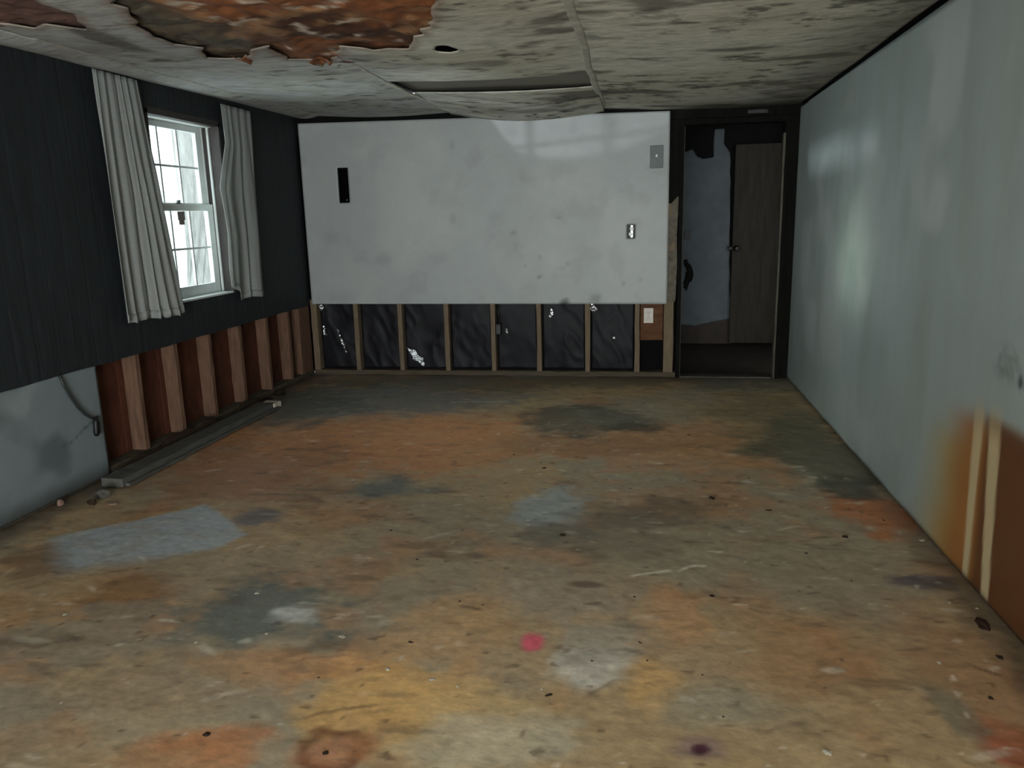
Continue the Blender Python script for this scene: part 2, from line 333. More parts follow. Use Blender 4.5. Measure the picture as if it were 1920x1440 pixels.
def floor_color(X, Y):
    n1 = fbm(X * 1.3, Y * 1.3, 3, 4); n2 = fbm(X * 3.1 + 5, Y * 3.1, 11, 4); n3 = fbm(X * 14, Y * 22, 21, 3)
    c = np.empty(X.shape + (3,)); c[:] = lin((158, 132, 94))
    c = mixc(c, (142, 128, 104), sstep(0.4, 0.65, n1)); c = mixc(c, (160, 112, 68), 0.6 * sstep(0.5, 0.75, n2))
    wx = (fbm(X * 3.2, Y * 3.2, 31, 4) - 0.5); wy = (fbm(X * 3.2 + 40, Y * 3.2, 37, 4) - 0.5)
    sx = (fbm(X * 13, Y * 13, 41, 3) - 0.5); sy = (fbm(X * 13 + 40, Y * 13, 47, 3) - 0.5)
    fn = fbm(X * 8 + 3, Y * 10, 49, 4, 0.6)
    for i, (x, y, rx, ry, an, col, s) in enumerate(STAINS):
        w = 0.9 * min(1.0, 2.2 * math.sqrt(rx * ry))
        px = X - x + wx * w * 0.55 + sx * 0.10 * min(1, 4 * rx); py = Y - y + wy * w * 0.55 + sy * 0.10 * min(1, 4 * ry)
        u = (px * math.cos(an) + py * math.sin(an)) / rx; v = (-px * math.sin(an) + py * math.cos(an)) / ry
        r = np.sqrt(u * u + v * v) + 0.9 * (fn - 0.5) + 0.5 * (n3 - 0.5)
        c = mixc(c, col, s * (1 - sstep(0.55, 1.25, r)) * (0.75 + 0.25 * n2 * 2).clip(0, 1))
    # brush-like drag marks and scabs
    dr = fbm(X * 5 + 3 + 2 * wx, Y * 13, 55, 4); c = mixc(c, (92, 76, 58), 0.55 * sstep(0.62, 0.78, dr) * sstep(0.42, 0.6, n2))
    dr = fbm(X * 9 + 9, Y * 22, 57, 4); c = mixc(c, (206, 196, 176), 0.35 * sstep(0.76, 0.86, dr) * sstep(0.5, 0.65, n1))
    bl = fbm(X * 24, Y * 30, 61, 2); c = mixc(c, (70, 50, 34), 0.6 * sstep(0.80, 0.9, bl))
    bl = fbm(X * 21 + 7, Y * 28, 63, 2); c = mixc(c, (206, 196, 176), 0.45 * sstep(0.84, 0.94, bl))
    c = c * (0.86 + 0.28 * n3)[..., None]
    # bare bluish patch where something stood
    d = poly_sdf(X + sx * 0.035, Y + sy * 0.035, PATCH); soft = 0.02 + 0.07 * sstep(2.95, 2.55, Y)
    c = mixc(c, (150, 161, 166), 0.88 * sstep(soft, -soft, d) * (0.62 + 0.6 * fbm(X * 9, Y * 16, 71, 3)).clip(0, 1))
    # ring left by a wet can
    rr = np.hypot((X + 0.78 + sx * 0.06) / 0.085, (Y - 1.665 + sy * 0.06) / 0.075)
    c = mixc(c, (104, 60, 32), 0.75 * sstep(0.35, 0.0, np.abs(rr - 1.0)) * sstep(0.25, 0.6, fn)); c = mixc(c, (168, 122, 88), 0.5 * sstep(0.8, 0.5, rr))
    # scuffs, drag marks and trowel strokes, mostly across the room
    rs = random.Random(99)
    for k in range(230):
        x0 = rs.uniform(-2.4, 1.15); y0 = rs.uniform(1.45, 4.6) ; an = rs.gauss(0.1, 0.35); ln = rs.uniform(0.012, 0.075) ; wd = rs.uniform(0.004, 0.012) + 0.003 * max(0, y0 - 2)
        dk = rs.random() < 0.55; col = (78, 60, 44) if dk else (208, 198, 178); kk = rs.uniform(0.2, 0.6) * (1 if dk else 0.7)
        ca, sa = math.cos(an), math.sin(an); px = X - x0 + sx * 0.025; py = Y - y0 + sy * 0.025
        if not dk and y0 < 2.5 and rs.random() < 0.5: wd *= 1.8
        sel = (np.abs(px) < ln + 0.1) & (np.abs(py) < ln + 0.1)
        u = px[sel] * ca + py[sel] * sa; v = -px[sel] * sa + py[sel] * ca
        d = np.sqrt((u / ln) ** 2 + (v / wd) ** 2) + 0.8 * (n3[sel] - 0.5)
        c[sel] = mixc(c[sel], col, kk * sstep(1.2, 0.5, d))
    # dragged pale line
    def streak(c, ax, ay, bx, by, w, col, k):
        ex, ey = bx - ax, by - ay; t = np.clip(((X - ax) * ex + (Y - ay) * ey) / (ex * ex + ey * ey), 0, 1)
        d = np.hypot(X - ax - ex * t + sx * 0.05, Y - ay - ey * t + sy * 0.05); return mixc(c, col, k * sstep(w, w * 0.3, d))
    c = streak(c, -0.01, 2.755, 0.26, 2.866, 0.014, (206, 198, 180), 0.7)
    c = streak(c, 0.877, 2.02, 0.915, 2.2, 0.010, (206, 186, 160), 0.8)
    c = streak(c, -1.35, 5.45, -0.95, 5.5, 0.03, (170, 170, 160), 0.5)
    # darker line along the walls
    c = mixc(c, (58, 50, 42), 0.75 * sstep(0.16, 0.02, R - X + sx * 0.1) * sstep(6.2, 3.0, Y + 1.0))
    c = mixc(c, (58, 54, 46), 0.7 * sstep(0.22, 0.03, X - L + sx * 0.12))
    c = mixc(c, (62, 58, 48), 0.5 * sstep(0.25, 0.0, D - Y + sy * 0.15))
    for (x, y, rx, ry, an, col, s) in SPOTS:
        u = (X - x + sx * 0.03) / rx; v = (Y - y + sy * 0.04) / ry; c = mixc(c, col, s * (1 - sstep(0.5, 1.15, np.sqrt(u * u + v * v))))
    g_ = c.mean(-1, keepdims=True)
    return (c * 0.90 + g_ * 0.10) * 1.34
fx = axis_cuts(L - 0.12, R + 0.10, 0.0105); fy = np.concatenate([np.linspace(REAR - 0.3, 1.4, 24)[:-1], axis_cuts(1.4, 3.3, 0.009)[:-1], axis_cuts(3.3, D + 0.11, 0.0145)])
def floor_pos(U, V):
    z = -0.004 + 0.007 * (fbm(U * 2.5, V * 2.5, 81, 3) - 0.5) + 0.003 * (fbm(U * 16, V * 16, 83, 2) - 0.5)
    return U, V, z
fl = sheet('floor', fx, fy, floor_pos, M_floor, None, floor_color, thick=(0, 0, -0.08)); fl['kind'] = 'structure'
fl['label'] = 'damp concrete floor with rust orange and grey stains'

# ================================================================== CEILING
ceil_root = struct('ceiling', 'sagging mouldy drywall ceiling with a torn brown hole')
def ceil_z(X, Y):
    t = np.clip((Y - 3.2) / (D - 3.2), 0, 1.2); s = (X - L) / (R - L)
    return 2.143 + t * (0.038 * (1 - s) - 0.044 * s) - 0.012 * np.sin(np.clip((Y - 1) / 5.4, 0, 1) * math.pi) * np.sin(s * math.pi) \
        + 0.010 * (fbm(X * 1.7, Y * 1.7, 91, 3) - 0.5)
rj = random.Random(5)
def jag(poly, amp, step):
    out = []
    for a, b in zip(poly, poly[1:] + poly[:1]):
        n = max(1, int(math.hypot(b[0] - a[0], b[1] - a[1]) / step))
        for i in range(n):
            t = i / n; out.append((a[0] + (b[0] - a[0]) * t + rj.uniform(-amp, amp), a[1] + (b[1] - a[1]) * t + rj.uniform(-amp, amp)))
    return out
HOLE = jag([(-1.82,2.60),(-1.93,2.95),(-2.06,3.28),(-2.00,3.52),(-2.08,3.74),(-1.92,3.87),(-1.80,3.66),(-1.70,3.60),(-1.75,3.80),(-1.73,3.92),(-1.57,4.04),
            (-1.46,3.86),(-1.38,3.70),(-1.24,3.79),(-1.09,3.78),(-1.00,3.62),(-0.86,3.34),(-0.77,3.10),(-0.72,2.60),(-0.95,2.1),(-1.5,2.0)], 0.022, 0.06)
HOLE2 = jag([(-2.80,2.70),(-2.62,2.98),(-2.50,2.99),(-2.44,3.06),(-2.36,3.02),(-2.22,3.12),(-2.12,2.86),(-2.1,2.5),(-2.7,2.4)], 0.022, 0.06)
VENT = [(-0.915 + 0.055 * math.cos(a) * (1 + .2 * math.sin(3 * a)), 3.83 + 0.085 * math.sin(a)) for a in np.linspace(0, 2 * math.pi, 14)[:-1]]
def ceil_sdf(X, Y):
    return np.minimum(np.minimum(poly_sdf(X, Y, HOLE), poly_sdf(X, Y, HOLE2)), poly_sdf(X, Y, VENT))
def ceil_color(X, Y):
    n1 = fbm(X * 1.6, Y * 2.2, 101, 4); n2 = fbm(X * 2.2, Y * 5.5, 105, 5, 0.6); n3 = fbm(X * 9, Y * 15, 109, 5, 0.65)
    c = np.empty(X.shape + (3,)); c[:] = lin((192, 192, 182))
    c = mixc(c, (166, 164, 148), sstep(0.4, 0.68, n1))
    right = sstep(-1.3, -0.4, X)
    c = mixc(c, (176, 172, 154), 0.6 * right); c = mixc(c, (150, 153, 152), 0.6 * sstep(-1.1, -1.7, X))
    c = mixc(c, (72, 70, 60), (0.25 + 0.5 * right) * sstep(0.5, 0.68, n2))
    c = mixc(c, (56, 56, 52), 0.75 * sstep(0.56, 0.70, n3) * (0.3 + 0.7 * sstep(0.4, 0.6, n1)))
    c = mixc(c, (168, 172, 172), 0.6 * sstep(-1.2, -1.9, X) * sstep(0.38, 0.55, fbm(X * 3, Y * 4, 113, 3)))
    dh = np.minimum(poly_sdf(X, Y, HOLE), poly_sdf(X, Y, HOLE2))
    c = mixc(c, (116, 92, 70), 0.6 * sstep(0.06, 0.0, dh + 0.05 * (n3 - 0.5)))
    c = mixc(c, (88, 86, 80), 0.8 * sstep(1.1, 0.6, np.hypot((X + 2.27 + 0.06 * (n2 - 0.5)) / 0.085, (Y - 3.28) / 0.33) + 0.4 * (n3 - 0.5)))
    # darker right-hand edge, black mould at the back, sooty area by the door
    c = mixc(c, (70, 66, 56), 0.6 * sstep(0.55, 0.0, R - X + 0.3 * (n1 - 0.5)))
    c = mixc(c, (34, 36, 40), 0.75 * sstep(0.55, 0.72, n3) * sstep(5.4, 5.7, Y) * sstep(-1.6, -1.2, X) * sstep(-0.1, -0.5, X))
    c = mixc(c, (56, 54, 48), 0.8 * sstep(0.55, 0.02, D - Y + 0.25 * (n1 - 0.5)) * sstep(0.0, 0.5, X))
    return c
COLS = [L - 0.02, -2.62, -1.50, -0.28, R - 0.006]
for i in range(4):
    x0, x1 = COLS[i] + 0.003, COLS[i + 1] - 0.003
    runs = [(REAR, 2.0, 0.1), (2.0, 6.40, 0.014)]
    if i == 2: runs = [(REAR, 2.0, 0.1), (2.0, 4.76, 0.014), (5.30, 6.41, 0.014)]
    for (y0, y1, st) in runs:
        def cp(U, V, i=i, x0=x0, x1=x1, y0=y0, y1=y1):
            z = ceil_z(U, V); s = np.clip((U - x0) / (x1 - x0), 0, 1)
            z = z - 0.016 * np.sin(s * math.pi) * (0.4 + 1.2 * fbm(V * 1.2 + i * 7, U * 0.1, 119, 2))
            if i == 2 and y0 > 5: z = z - 0.012 - 0.06 * np.clip((V - y0) / (y1 - y0), 0, 1) ** 0.8 * np.sin(0.35 + s * 2.4) + 0.018
            if i == 2 and y0 < 5 < y1 + 0.1: z = z - 0.012 * sstep(4.2, 4.76, V)
            return U, V, z
        sheet('ceiling_panel', axis_cuts(x0, x1, st), axis_cuts(y0, y1, st), cp, M_ceil, ceil_root, ceil_color, thick=(0, 0, 0.005),
              sdf=ceil_sdf if (i in (0, 1, 2) and y0 < 4) else None)
def tape(x, y0, y1, w, wob, seed):
    def tp(U, V):
        xx = x + wob * (fbm(V * 1.5, V * 0 + seed, seed, 3) - 0.5) + U; s = U / w
        z = ceil_z(xx, V) - 0.0015 - 0.0015 * (1 - 4 * s * s)
        return xx, V, z
    return sheet('seam_tape', np.linspace(-w / 2, w / 2, 6), axis_cuts(y0, y1, 0.03), tp, M_tape, ceil_root, thick=(0, 0, 0.006))
tape(-0.28, 2.0, 6.35, 0.04, 0.05, 3); tape(-1.50, 4.12, 6.35, 0.028, 0.06, 5); tape(-2.62, 3.25, 6.3, 0.02, 0.04, 9)
# smooth grey board seen where a strip of panel is missing
def gp(U, V): return U, V, ceil_z(U, V) + 0.028
sheet('grey_board', axis_cuts(-1.52, -0.26, 0.06), axis_cuts(4.60, 5.55, 0.05), gp, M_grayb, ceil_root, thick=(0, 0, 0.01))
# brown kraft paper and wet debris above the torn hole
def kp(U, V):
    a = np.abs(fbm(U * 3.4, V * 3.0, 131, 3) - 0.5) * 2; b = np.abs(fbm(U * 9, V * 9, 135, 3) - 0.5) * 2
    return U, V, ceil_z(U, V) + 0.030 - 0.022 * (1 - a) ** 3 - 0.016 * (1 - b) ** 2
def kc(U, V):
    n1 = fbm(U * 3, V * 3, 141, 4); n2 = fbm(U * 7, V * 9, 145, 4); c = np.empty(U.shape + (3,)); c[:] = lin((124, 76, 44))
    c = mixc(c, (70, 44, 28), sstep(0.45, 0.62, n1)); c = mixc(c, (150, 112, 78), 0.8 * sstep(0.56, 0.7, n2)); c = mixc(c, (196, 182, 164), 0.8 * sstep(0.66, 0.78, fbm(U * 12, V * 12, 149, 3)))
    c = mixc(c, (76, 74, 62), 0.8 * sstep(-1.62, -1.85, U + 0.3 * (n2 - 0.5)))
    c = mixc(c, (112, 84, 76), 0.85 * sstep(-2.05, -2.2, U))
    return c
sheet('kraft_paper', axis_cuts(L, -0.60, 0.02), axis_cuts(1.9, 4.3, 0.02), kp, M_kraft, ceil_root, kc, hole=lambda u, v: (u > -1.04) & (u < -0.79) & (v > 3.68))
# ragged tongues of torn paper hanging at the rim of the hole
def tongue(x, y, ang, ln, w, drop, m, seed):
    ca, sa = math.cos(ang), math.sin(ang)
    def tp(U, V):
        t = V / ln; ww = w * (1 - 0.75 * t ** 1.6) * (0.8 + 0.5 * fbm(V * 18, V * 0, seed, 2)); px = U * ww; py = V * (1 - 0.25 * t)
        xx = x + ca * py - sa * px; yy = y + sa * py + ca * px
        return xx, yy, ceil_z(xx, yy) - 0.012 - drop * t ** 1.6 + 0.012 * np.sin(U * 5 + seed)
    return sheet('torn_paper', np.linspace(-0.5, 0.5, 7), np.linspace(0, ln, 10), tp, m, ceil_root, kc if m is M_kraft else (lambda U, V: np.broadcast_to(lin((96, 94, 84)), U.shape + (3,)).copy()), thick=(0, 0, 0.002))
tongue(-1.95, 3.80, 1.45, 0.13, 0.10, 0.008, M_kraft, 5); tongue(-1.60, 3.95, 1.5, 0.11, 0.12, 0.008, M_kraft, 8)
box('upper_deck', L - 0.3, R + 0.3, REAR - 0.2, D + 0.12, 2.34, 2.38, M_void, ceil_root)
box('vent_box', -1.02, -0.81, 3.7, 3.96, 2.152, 2.25, M_black, ceil_root)

# ================================================================== WALL LEFT
wl = struct('wall_left', 'dark panelled wall with exposed studs below the flood cut')
WY0, WY1, WZ0, WZ1 = 4.34, 5.17, 0.85, 2.00          # window opening
# dark panelling in 4-foot sheets with grooves, leaving the window open
def groove(V): return 0.0012 * (np.abs(((V + 50) % 0.135) - 0.0675) < 0.007)
ys = [REAR, -0.55, 0.67, 1.89, 3.11, WY0, 5.55, D]
for a, b in zip(ys[:-1], ys[1:]):
    cuts = [WY0, WY1]
    st = 0.0135 if b > 2.9 else 0.2
    us = axis_cuts(a + 0.0015, b - 0.0015, st, cuts); vs = axis_cuts(CUT, 2.20, 0.09, [WZ0, WZ1])
    sheet('wall_panel', us, vs, lambda U, V: (L + 0.0 * U - groove(U), U, np.where(V <= CUT + 1e-6, V + 0.012 * (fbm(U * 5, U * 0, 151, 3) - 0.5), V)), M_dark, wl,
          thick=(-0.012, 0, 0), hole=lambda u, v: (u > WY0) & (u < WY1) & (v > WZ0) & (v < WZ1), smooth=False)
# studs: front edge flush with the back of the panelling
for k, y in enumerate((3.60, 3.989, 4.374, 4.767, 5.182, 5.604, 5.984, 6.20, 6.33)):
    rough_bar('stud', L - 0.103, L - 0.014, y, y + 0.040, 0.04, 0.85 if 4.3 < y < 5.2 else 2.15, M_lstud, wl, 2, 0.004, 10, 20 + k)
for k, y in enumerate((-1.2, -0.4, 0.4, 1.2, 2.0, 2.8, 3.2)):
    rough_bar('stud', L - 0.103, L - 0.014, y, y + 0.040, 0.04, 2.15, M_lstud, wl, 2, 0.004, 4, 40 + k)
# reddish board sheathing behind the studs (vertical planks), with the window hole left open
py = REAR - 0.1; kk = 0
while py < D + 0.1:
    w = 0.19 + 0.05 * rnd.random(); q = min(py + w, D + 0.12)
    if q < WY0 + 0.005 or py > WY1 - 0.005: box('sheathing_board', L - 0.125, L - 0.105 - 0.003 * rnd.random(), py, q - 0.003, 0.0, 2.3, M_sheath, wl)
    else:
        box('sheathing_board', L - 0.125, L - 0.105, py, q - 0.003, 0.0, WZ0 - 0.02, M_sheath, wl)
        box('sheathing_board', L - 0.125, L - 0.105, py, q - 0.003, WZ1 + 0.02, 2.3, M_sheath, wl)
        if py < WY0: box('sheathing_board', L - 0.125, L - 0.105, py, WY0 - 0.01, WZ0 - 0.02, WZ1 + 0.02, M_sheath, wl)
        if q > WY1: box('sheathing_board', L - 0.125, L - 0.105, WY1 + 0.01, q - 0.003, WZ0 - 0.02, WZ1 + 0.02, M_sheath, wl)
    py = q; kk += 1
box('corner_board', L - 0.030, L - 0.012, 6.22, D - 0.014, 0.04, 2.1, M_lstud, wl)
rough_bar('bottom_plate', L - 0.103, L - 0.010, REAR, D, 0.0, 0.042, M_plate, wl, 1, 0.004, 40, 77)
# surviving piece of grey drywall at the near end
def lw_col(U, V):
    n = fbm(U * 4, V * 4, 161, 4); c = np.empty(U.shape + (3,)); c[:] = lin((118, 128, 131)); c = mixc(c, (92, 102, 104), sstep(0.4, 0.7, n))
    c = mixc(c, (146, 154, 154), 0.5 * sstep(0.6, 0.75, fbm(U * 3 + 4, V * 3, 165, 3)))
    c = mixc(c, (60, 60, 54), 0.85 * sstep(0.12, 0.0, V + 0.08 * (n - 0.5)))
    cr = np.abs(V - (0.30 + 0.05 * np.sin(U * 9) + 0.06 * (fbm(U * 12, U * 0, 167, 3) - 0.5)))
    return mixc(c, (62, 70, 72), 0.7 * sstep(0.008, 0.002, cr) * sstep(3.30, 3.36, U))
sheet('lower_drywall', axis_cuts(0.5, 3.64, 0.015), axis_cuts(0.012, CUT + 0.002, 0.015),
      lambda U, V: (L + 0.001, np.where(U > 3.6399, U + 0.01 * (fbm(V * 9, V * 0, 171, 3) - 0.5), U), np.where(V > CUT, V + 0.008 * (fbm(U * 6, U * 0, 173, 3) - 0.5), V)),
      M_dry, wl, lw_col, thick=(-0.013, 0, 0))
box('outer_closure', L - 0.135, L - 0.126, REAR - 0.1, WY0 - 0.03, -0.08, 2.3, M_void, wl); box('outer_closure', L - 0.135, L - 0.126, WY1 + 0.03, D + 0.1, -0.08, 2.3, M_void, wl)
box('outer_closure', L - 0.135, L - 0.126, WY0 - 0.03, WY1 + 0.03, -0.08, WZ0 - 0.03, M_void, wl); box('outer_closure', L - 0.135, L - 0.126, WY0 - 0.03, WY1 + 0.03, WZ1 + 0.03, 2.3, M_void, wl)

# ================================================================== WINDOW 1
w1 = struct('window_1', 'white double hung window with grilles in the dark wall')
xf = L - 0.155                                        # outer face of the window unit
box('jamb', xf, L + 0.004, WY1 - 0.022, WY1, WZ0, WZ1, M_revl, w1); box('jamb', xf, L + 0.004, WY0, WY0 + 0.022, WZ0, WZ1, M_revl, w1)
box('head', xf, L - 0.05, WY0, WY1, WZ1 - 0.03, WZ1 + 0.012, M_white, w1); box('head_casing', L - 0.05, L + 0.004, WY0, WY1, WZ1 - 0.028, WZ1 + 0.012, M_revl, w1); box('sill', xf - 0.03, L - 0.004, WY0, WY1, WZ0 - 0.018, WZ0 + 0.012, M_white, w1)
for (y0, y1) in ((WY1 - 0.036, WY1 - 0.022), (WY0 + 0.022, WY0 + 0.036)):
    box('stop_bead', L - 0.085, L - 0.070, y0, y1, WZ0 + 0.012, WZ1 - 0.03, M_white, w1)
    box('track', xf, L - 0.118, y0, y1, WZ0 + 0.012, WZ1 - 0.03, M_white, w1)
GY0, GY1 = 4.425, 5.065
def sash(x0, x1, z0, z1, br, tr):
    s = struct('sash'); s.parent = w1; del s['kind']
    yo0, yo1 = WY0 + 0.038, WY1 - 0.038
    box('stile', x0, x1, yo0, GY0, z0, z1, M_white, s); box('stile', x0, x1, GY1, yo1, z0, z1, M_white, s)
    box('bottom_rail', x0, x1, GY0, GY1, z0, z0 + br, M_white, s); box('top_rail', x0, x1, GY0, GY1, z1 - tr, z1, M_white, s)
    xm = (x0 + x1) / 2
    for k in (1, 2):
        y = GY0 + (GY1 - GY0) * k / 3; box('muntin', xm - 0.007, xm + 0.007, y - 0.008, y + 0.008, z0 + br, z1 - tr, M_white, s, 0.001)
    zc = (z0 + br + z1 - tr) / 2; box('muntin', xm - 0.006, xm + 0.006, GY0, GY1, zc - 0.007, zc + 0.007, M_white, s, 0.001)
    for k in range(3):
        for (za, zb_) in ((z0 + br, zc - 0.007), (zc + 0.007, z1 - tr)):
            w = (GY1 - GY0) / 3; box('pane', xm - 0.002, xm + 0.002, GY0 + w * k + 0.008 * (k > 0), GY0 + w * (k + 1) - 0.008 * (k < 2), za, zb_, M_glass, s, 0)
    return s
sash(L - 0.150, L - 0.122, 1.425, WZ1 - 0.03, 0.045, 0.04); low = sash(L - 0.118, L - 0.088, WZ0 + 0.012, 1.462, 0.07, 0.045)
bm = box_bm(L - 0.118, L - 0.088, 4.70, 4.76, 1.462, 1.470, 0.002); box_bm(L - 0.100, L - 0.084, 4.715, 4.745, 1.470, 1.486, 0.003, bm)
bm_obj('sash_lock', bm, M_steel, low)
bm = box_bm(L - 0.088, L - 0.084, 4.695, 4.775, 1.36, 1.415, 0.001); box_bm(L - 0.088, L - 0.086, 4.705, 4.765, 1.33, 1.36, 0.0005, bm)
bm_obj('sticker', bm, M_smear2, low)

# ================================================================== WALL BACK
wb = struct('wall_back', 'wall with a wide white drywall sheet above open studs')
PF = D - 0.030                                         # front face of drywall sheet
PX0, PX1, PB = -2.811, 0.222, CUT
SLOT = (-2.494, -2.403, 1.474, 1.758); OUTH = (-0.102, -0.035, 1.134, 1.244)
def panel_col(U, V):
    n = fbm(U * 1.6, V * 1.6, 201, 4); n2 = fbm(U * 6, V * 6, 203, 3); c = np.empty(U.shape + (3,)); c[:] = lin((170, 174, 172))
    c = mixc(c, (161, 166, 165), sstep(0.35, 0.65, n)); c = mixc(c, (130, 132, 130), 0.2 * sstep(0.58, 0.75, n2))
    wx = 0.03 * (fbm(U * 22, V * 22, 207, 2) - 0.5)
    for (x, z, rx, rz, k) in ((-0.609, 0.622, 0.055, 0.045, 0.95), (-0.355, 0.65, 0.06, 0.065, 0.8), (-0.809, 0.842, 0.03, 0.02, 0.8), (-0.575, 0.939, 0.022, 0.03, 0.6), (-0.807, 0.994, 0.025, 0.03, 0.55),
                              (-1.019, 1.196, 0.03, 0.03, 0.5), (-1.519, 1.323, 0.04, 0.07, 0.35), (-0.65, 1.311, 0.035, 0.018, 0.55), (-2.594, 1.192, 0.1, 0.07, 0.32), (-2.134, 1.006, 0.09, 0.08, 0.3),
                              (0.006, 0.803, 0.02, 0.03, 0.5), (-0.122, 0.783, 0.02, 0.03, 0.5), (-1.01, 1.08, 0.03, 0.04, 0.25), (-1.15, 1.3, 0.12, 0.1, 0.18), (-0.87, 1.62, 0.1, 0.05, 0.18), (-1.5, 1.9, 0.03, 0.05, 0.35), (-0.93, 0.93, 0.02, 0.02, 0.4), (-0.63, 0.9, 0.03, 0.02, 0.3)):
        r = np.hypot((U - x + wx) / rx, (V - z + wx) / rz); c = mixc(c, (84, 86, 82), (k if rx * rz < 0.0032 and z < 0.7 else 0.62 * k) * sstep(1.1, 0.2, r))
    # scuffed diagonal score below the top
    return c
us = axis_cuts(PX0, PX1, 0.016, SLOT[:2] + OUTH[:2]); vs = axis_cuts(PB, 2.105, 0.016, SLOT[2:] + OUTH[2:])
def in_r(u, v, r): return (u > r[0]) & (u < r[1]) & (v > r[2]) & (v < r[3])
def pan_pos(U, V):
    top = np.clip((V - 1.9) / (2.105 - 1.9), 0, 1) * (0.018 - 0.031 * (U - PX0) / (PX1 - PX0))
    return U, PF + 0.004 * (fbm(U * 0.8, V * 0.8, 211, 2) - 0.5), V + top + np.where(V <= PB + 1e-6, 0.014 - 0.019 * (U - PX0) / (PX1 - PX0), 0)
sheet('drywall_sheet', us, vs, pan_pos, M_dry, wb, panel_col, thick=(0, 0.0127, 0), hole=lambda u, v: in_r(u, v, SLOT) | in_r(u, v, OUTH))
SF = D - 0.012                                         # front of studs
for k, (a, b) in enumerate(((-2.835, -2.782), (-2.446, -2.406), (-2.050, -2.010), (-1.641, -1.601), (-1.236, -1.196), (-0.846, -0.806), (-0.439, -0.399), (-0.033, 0.007), (0.200, 0.280))):
    rough_bar('stud', a, b, SF, SF + 0.089, 0.040, {0: 0.66, 1: 1.44, 8: 1.40}.get(k, 2.08), M_wstud, wb, 2, 0.004, 10, 60 + k)
rough_bar('bottom_plate', L, 0.298, SF - 0.004, SF + 0.092, 0.0, 0.042, M_plate, wb, 0, 0.004, 30, 88)
box('back_board', L - 0.1, 0.30, SF + 0.105, SF + 0.12, 0.0, 2.3, M_void, wb)
box('plywood_back', 0.012, 0.195, SF + 0.055, SF + 0.067, 0.30, 0.70, M_ply, wb)
box('top_strip', L, 0.225, SF + 0.001, SF + 0.03, 2.03, 2.30, M_void, wb)
# dark wall around the doorway
box('header_board', 0.225, R + 0.02, D - 0.006, D + 0.08, 2.03, 2.30, M_jamb, wb); box('side_board', 1.115, R + 0.02, D - 0.004, D + 0.08, 0.0, 2.03, M_jamb, wb)
box('side_board', 0.224, 0.302, D - 0.006, D + 0.006, 1.30, 2.03, M_jamb, wb)
# broken gypsum strip beside the sheet
def tsdf(U, V): return poly_sdf(U, V, TORN) * -1
TORN = [(0.222, 0.625), (0.290, 0.625), (0.298, 0.9), (0.292, 1.15), (0.30, 1.46), (0.27, 1.43), (0.245, 1.40), (0.222, 1.36)]
sheet('torn_strip', axis_cuts(0.218, 0.304, 0.007), axis_cuts(0.60, 1.50, 0.012),
      lambda U, V: (U, D - 0.014 + 0.010 * (fbm(U * 30, V * 14, 221, 3) - 0.5), V), M_torn, wb, thick=(0, 0.012, 0), sdf=tsdf)
def scuff():
    sheet('grey_smear', axis_cuts(0.80, 0.95, 0.02), axis_cuts(2.045, 2.072, 0.01), lambda U, V: (U, D - 0.008 - 0.001 * np.sin(U * 40), V + 0.006 * np.sin(U * 9)), M_smear, wb, thick=(0, 0.002, 0))
scuff()

# ================================================================== DOORWAY (door_1) and the hall beyond
d1 = struct('door_1', 'dark doorway without a door in the back right corner')
rough_bar('jamb', 0.300, 0.332, D - 0.022, D + 0.12, 0.0, 2.0, M_jamb, d1, 2, 0.003, 12, 101)
rough_bar('jamb', 1.082, 1.114, D - 0.022, D + 0.12, 0.0, 2.0, M_jamb, d1, 2, 0.003, 12, 102)
rough_bar('stop_strip', 1.068, 1.083, D - 0.03, D + 0.03, 0.0, 1.90, M_jambl, d1, 2, 0.003, 14, 103)
rough_bar('head_jamb', 0.300, 1.114, D - 0.022, D + 0.12, 1.985, 2.028, M_jamb, d1, 0, 0.003, 8, 104)
rough_bar('threshold', 0.335, 1.06, D - 0.015, D + 0.10, -0.002, 0.008, M_jambl, d1, 0, 0.002, 8, 105)
rough_bar('inner_strip', 0.332, 0.340, D + 0.02, D + 0.06, 0.0, 1.98, M_jambl, d1, 2, 0.002, 10, 106)
HY = D + 1.70
hf = sheet('floor', axis_cuts(-0.3, 1.6, 0.05), axis_cuts(D + 0.111, HY + 0.1, 0.05), lambda U, V: (U, V, -0.006 + 0.010 * (fbm(U * 4, V * 4, 231, 3) - 0.5)), M_hallf, None, thick=(0, 0, -0.08))
hf['kind'] = 'structure'; hf['label'] = 'dark dirty hall floor beyond the doorway'
wh = struct('wall_hall', 'hall wall of torn pale drywall seen through the doorway')
HTOP = [(0.30, 1.90), (0.425, 1.90), (0.50, 1.93), (0.54, 1.86), (0.60, 1.835), (0.70, 1.845), (0.708, 2.109), (0.798, 2.105), (0.805, 1.966), (0.861, 1.879), (0.885, 1.0), (0.915, 0.26), (0.80, 0.24), (0.70, 0.21), (0.58, 0.18), (0.42, 0.20), (0.30, 0.19)]
HT = jag(HTOP, 0.006, 0.08)
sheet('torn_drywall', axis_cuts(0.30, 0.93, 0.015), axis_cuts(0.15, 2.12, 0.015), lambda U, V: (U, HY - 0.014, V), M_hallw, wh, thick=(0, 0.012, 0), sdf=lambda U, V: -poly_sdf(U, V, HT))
box('backing', -0.3, 1.6, HY, HY + 0.03, -0.1, 2.3, M_void, wh); box('lower_board', 0.25, 0.93, HY - 0.012, HY - 0.001, 0.0, 0.26, M_hallf, wh)
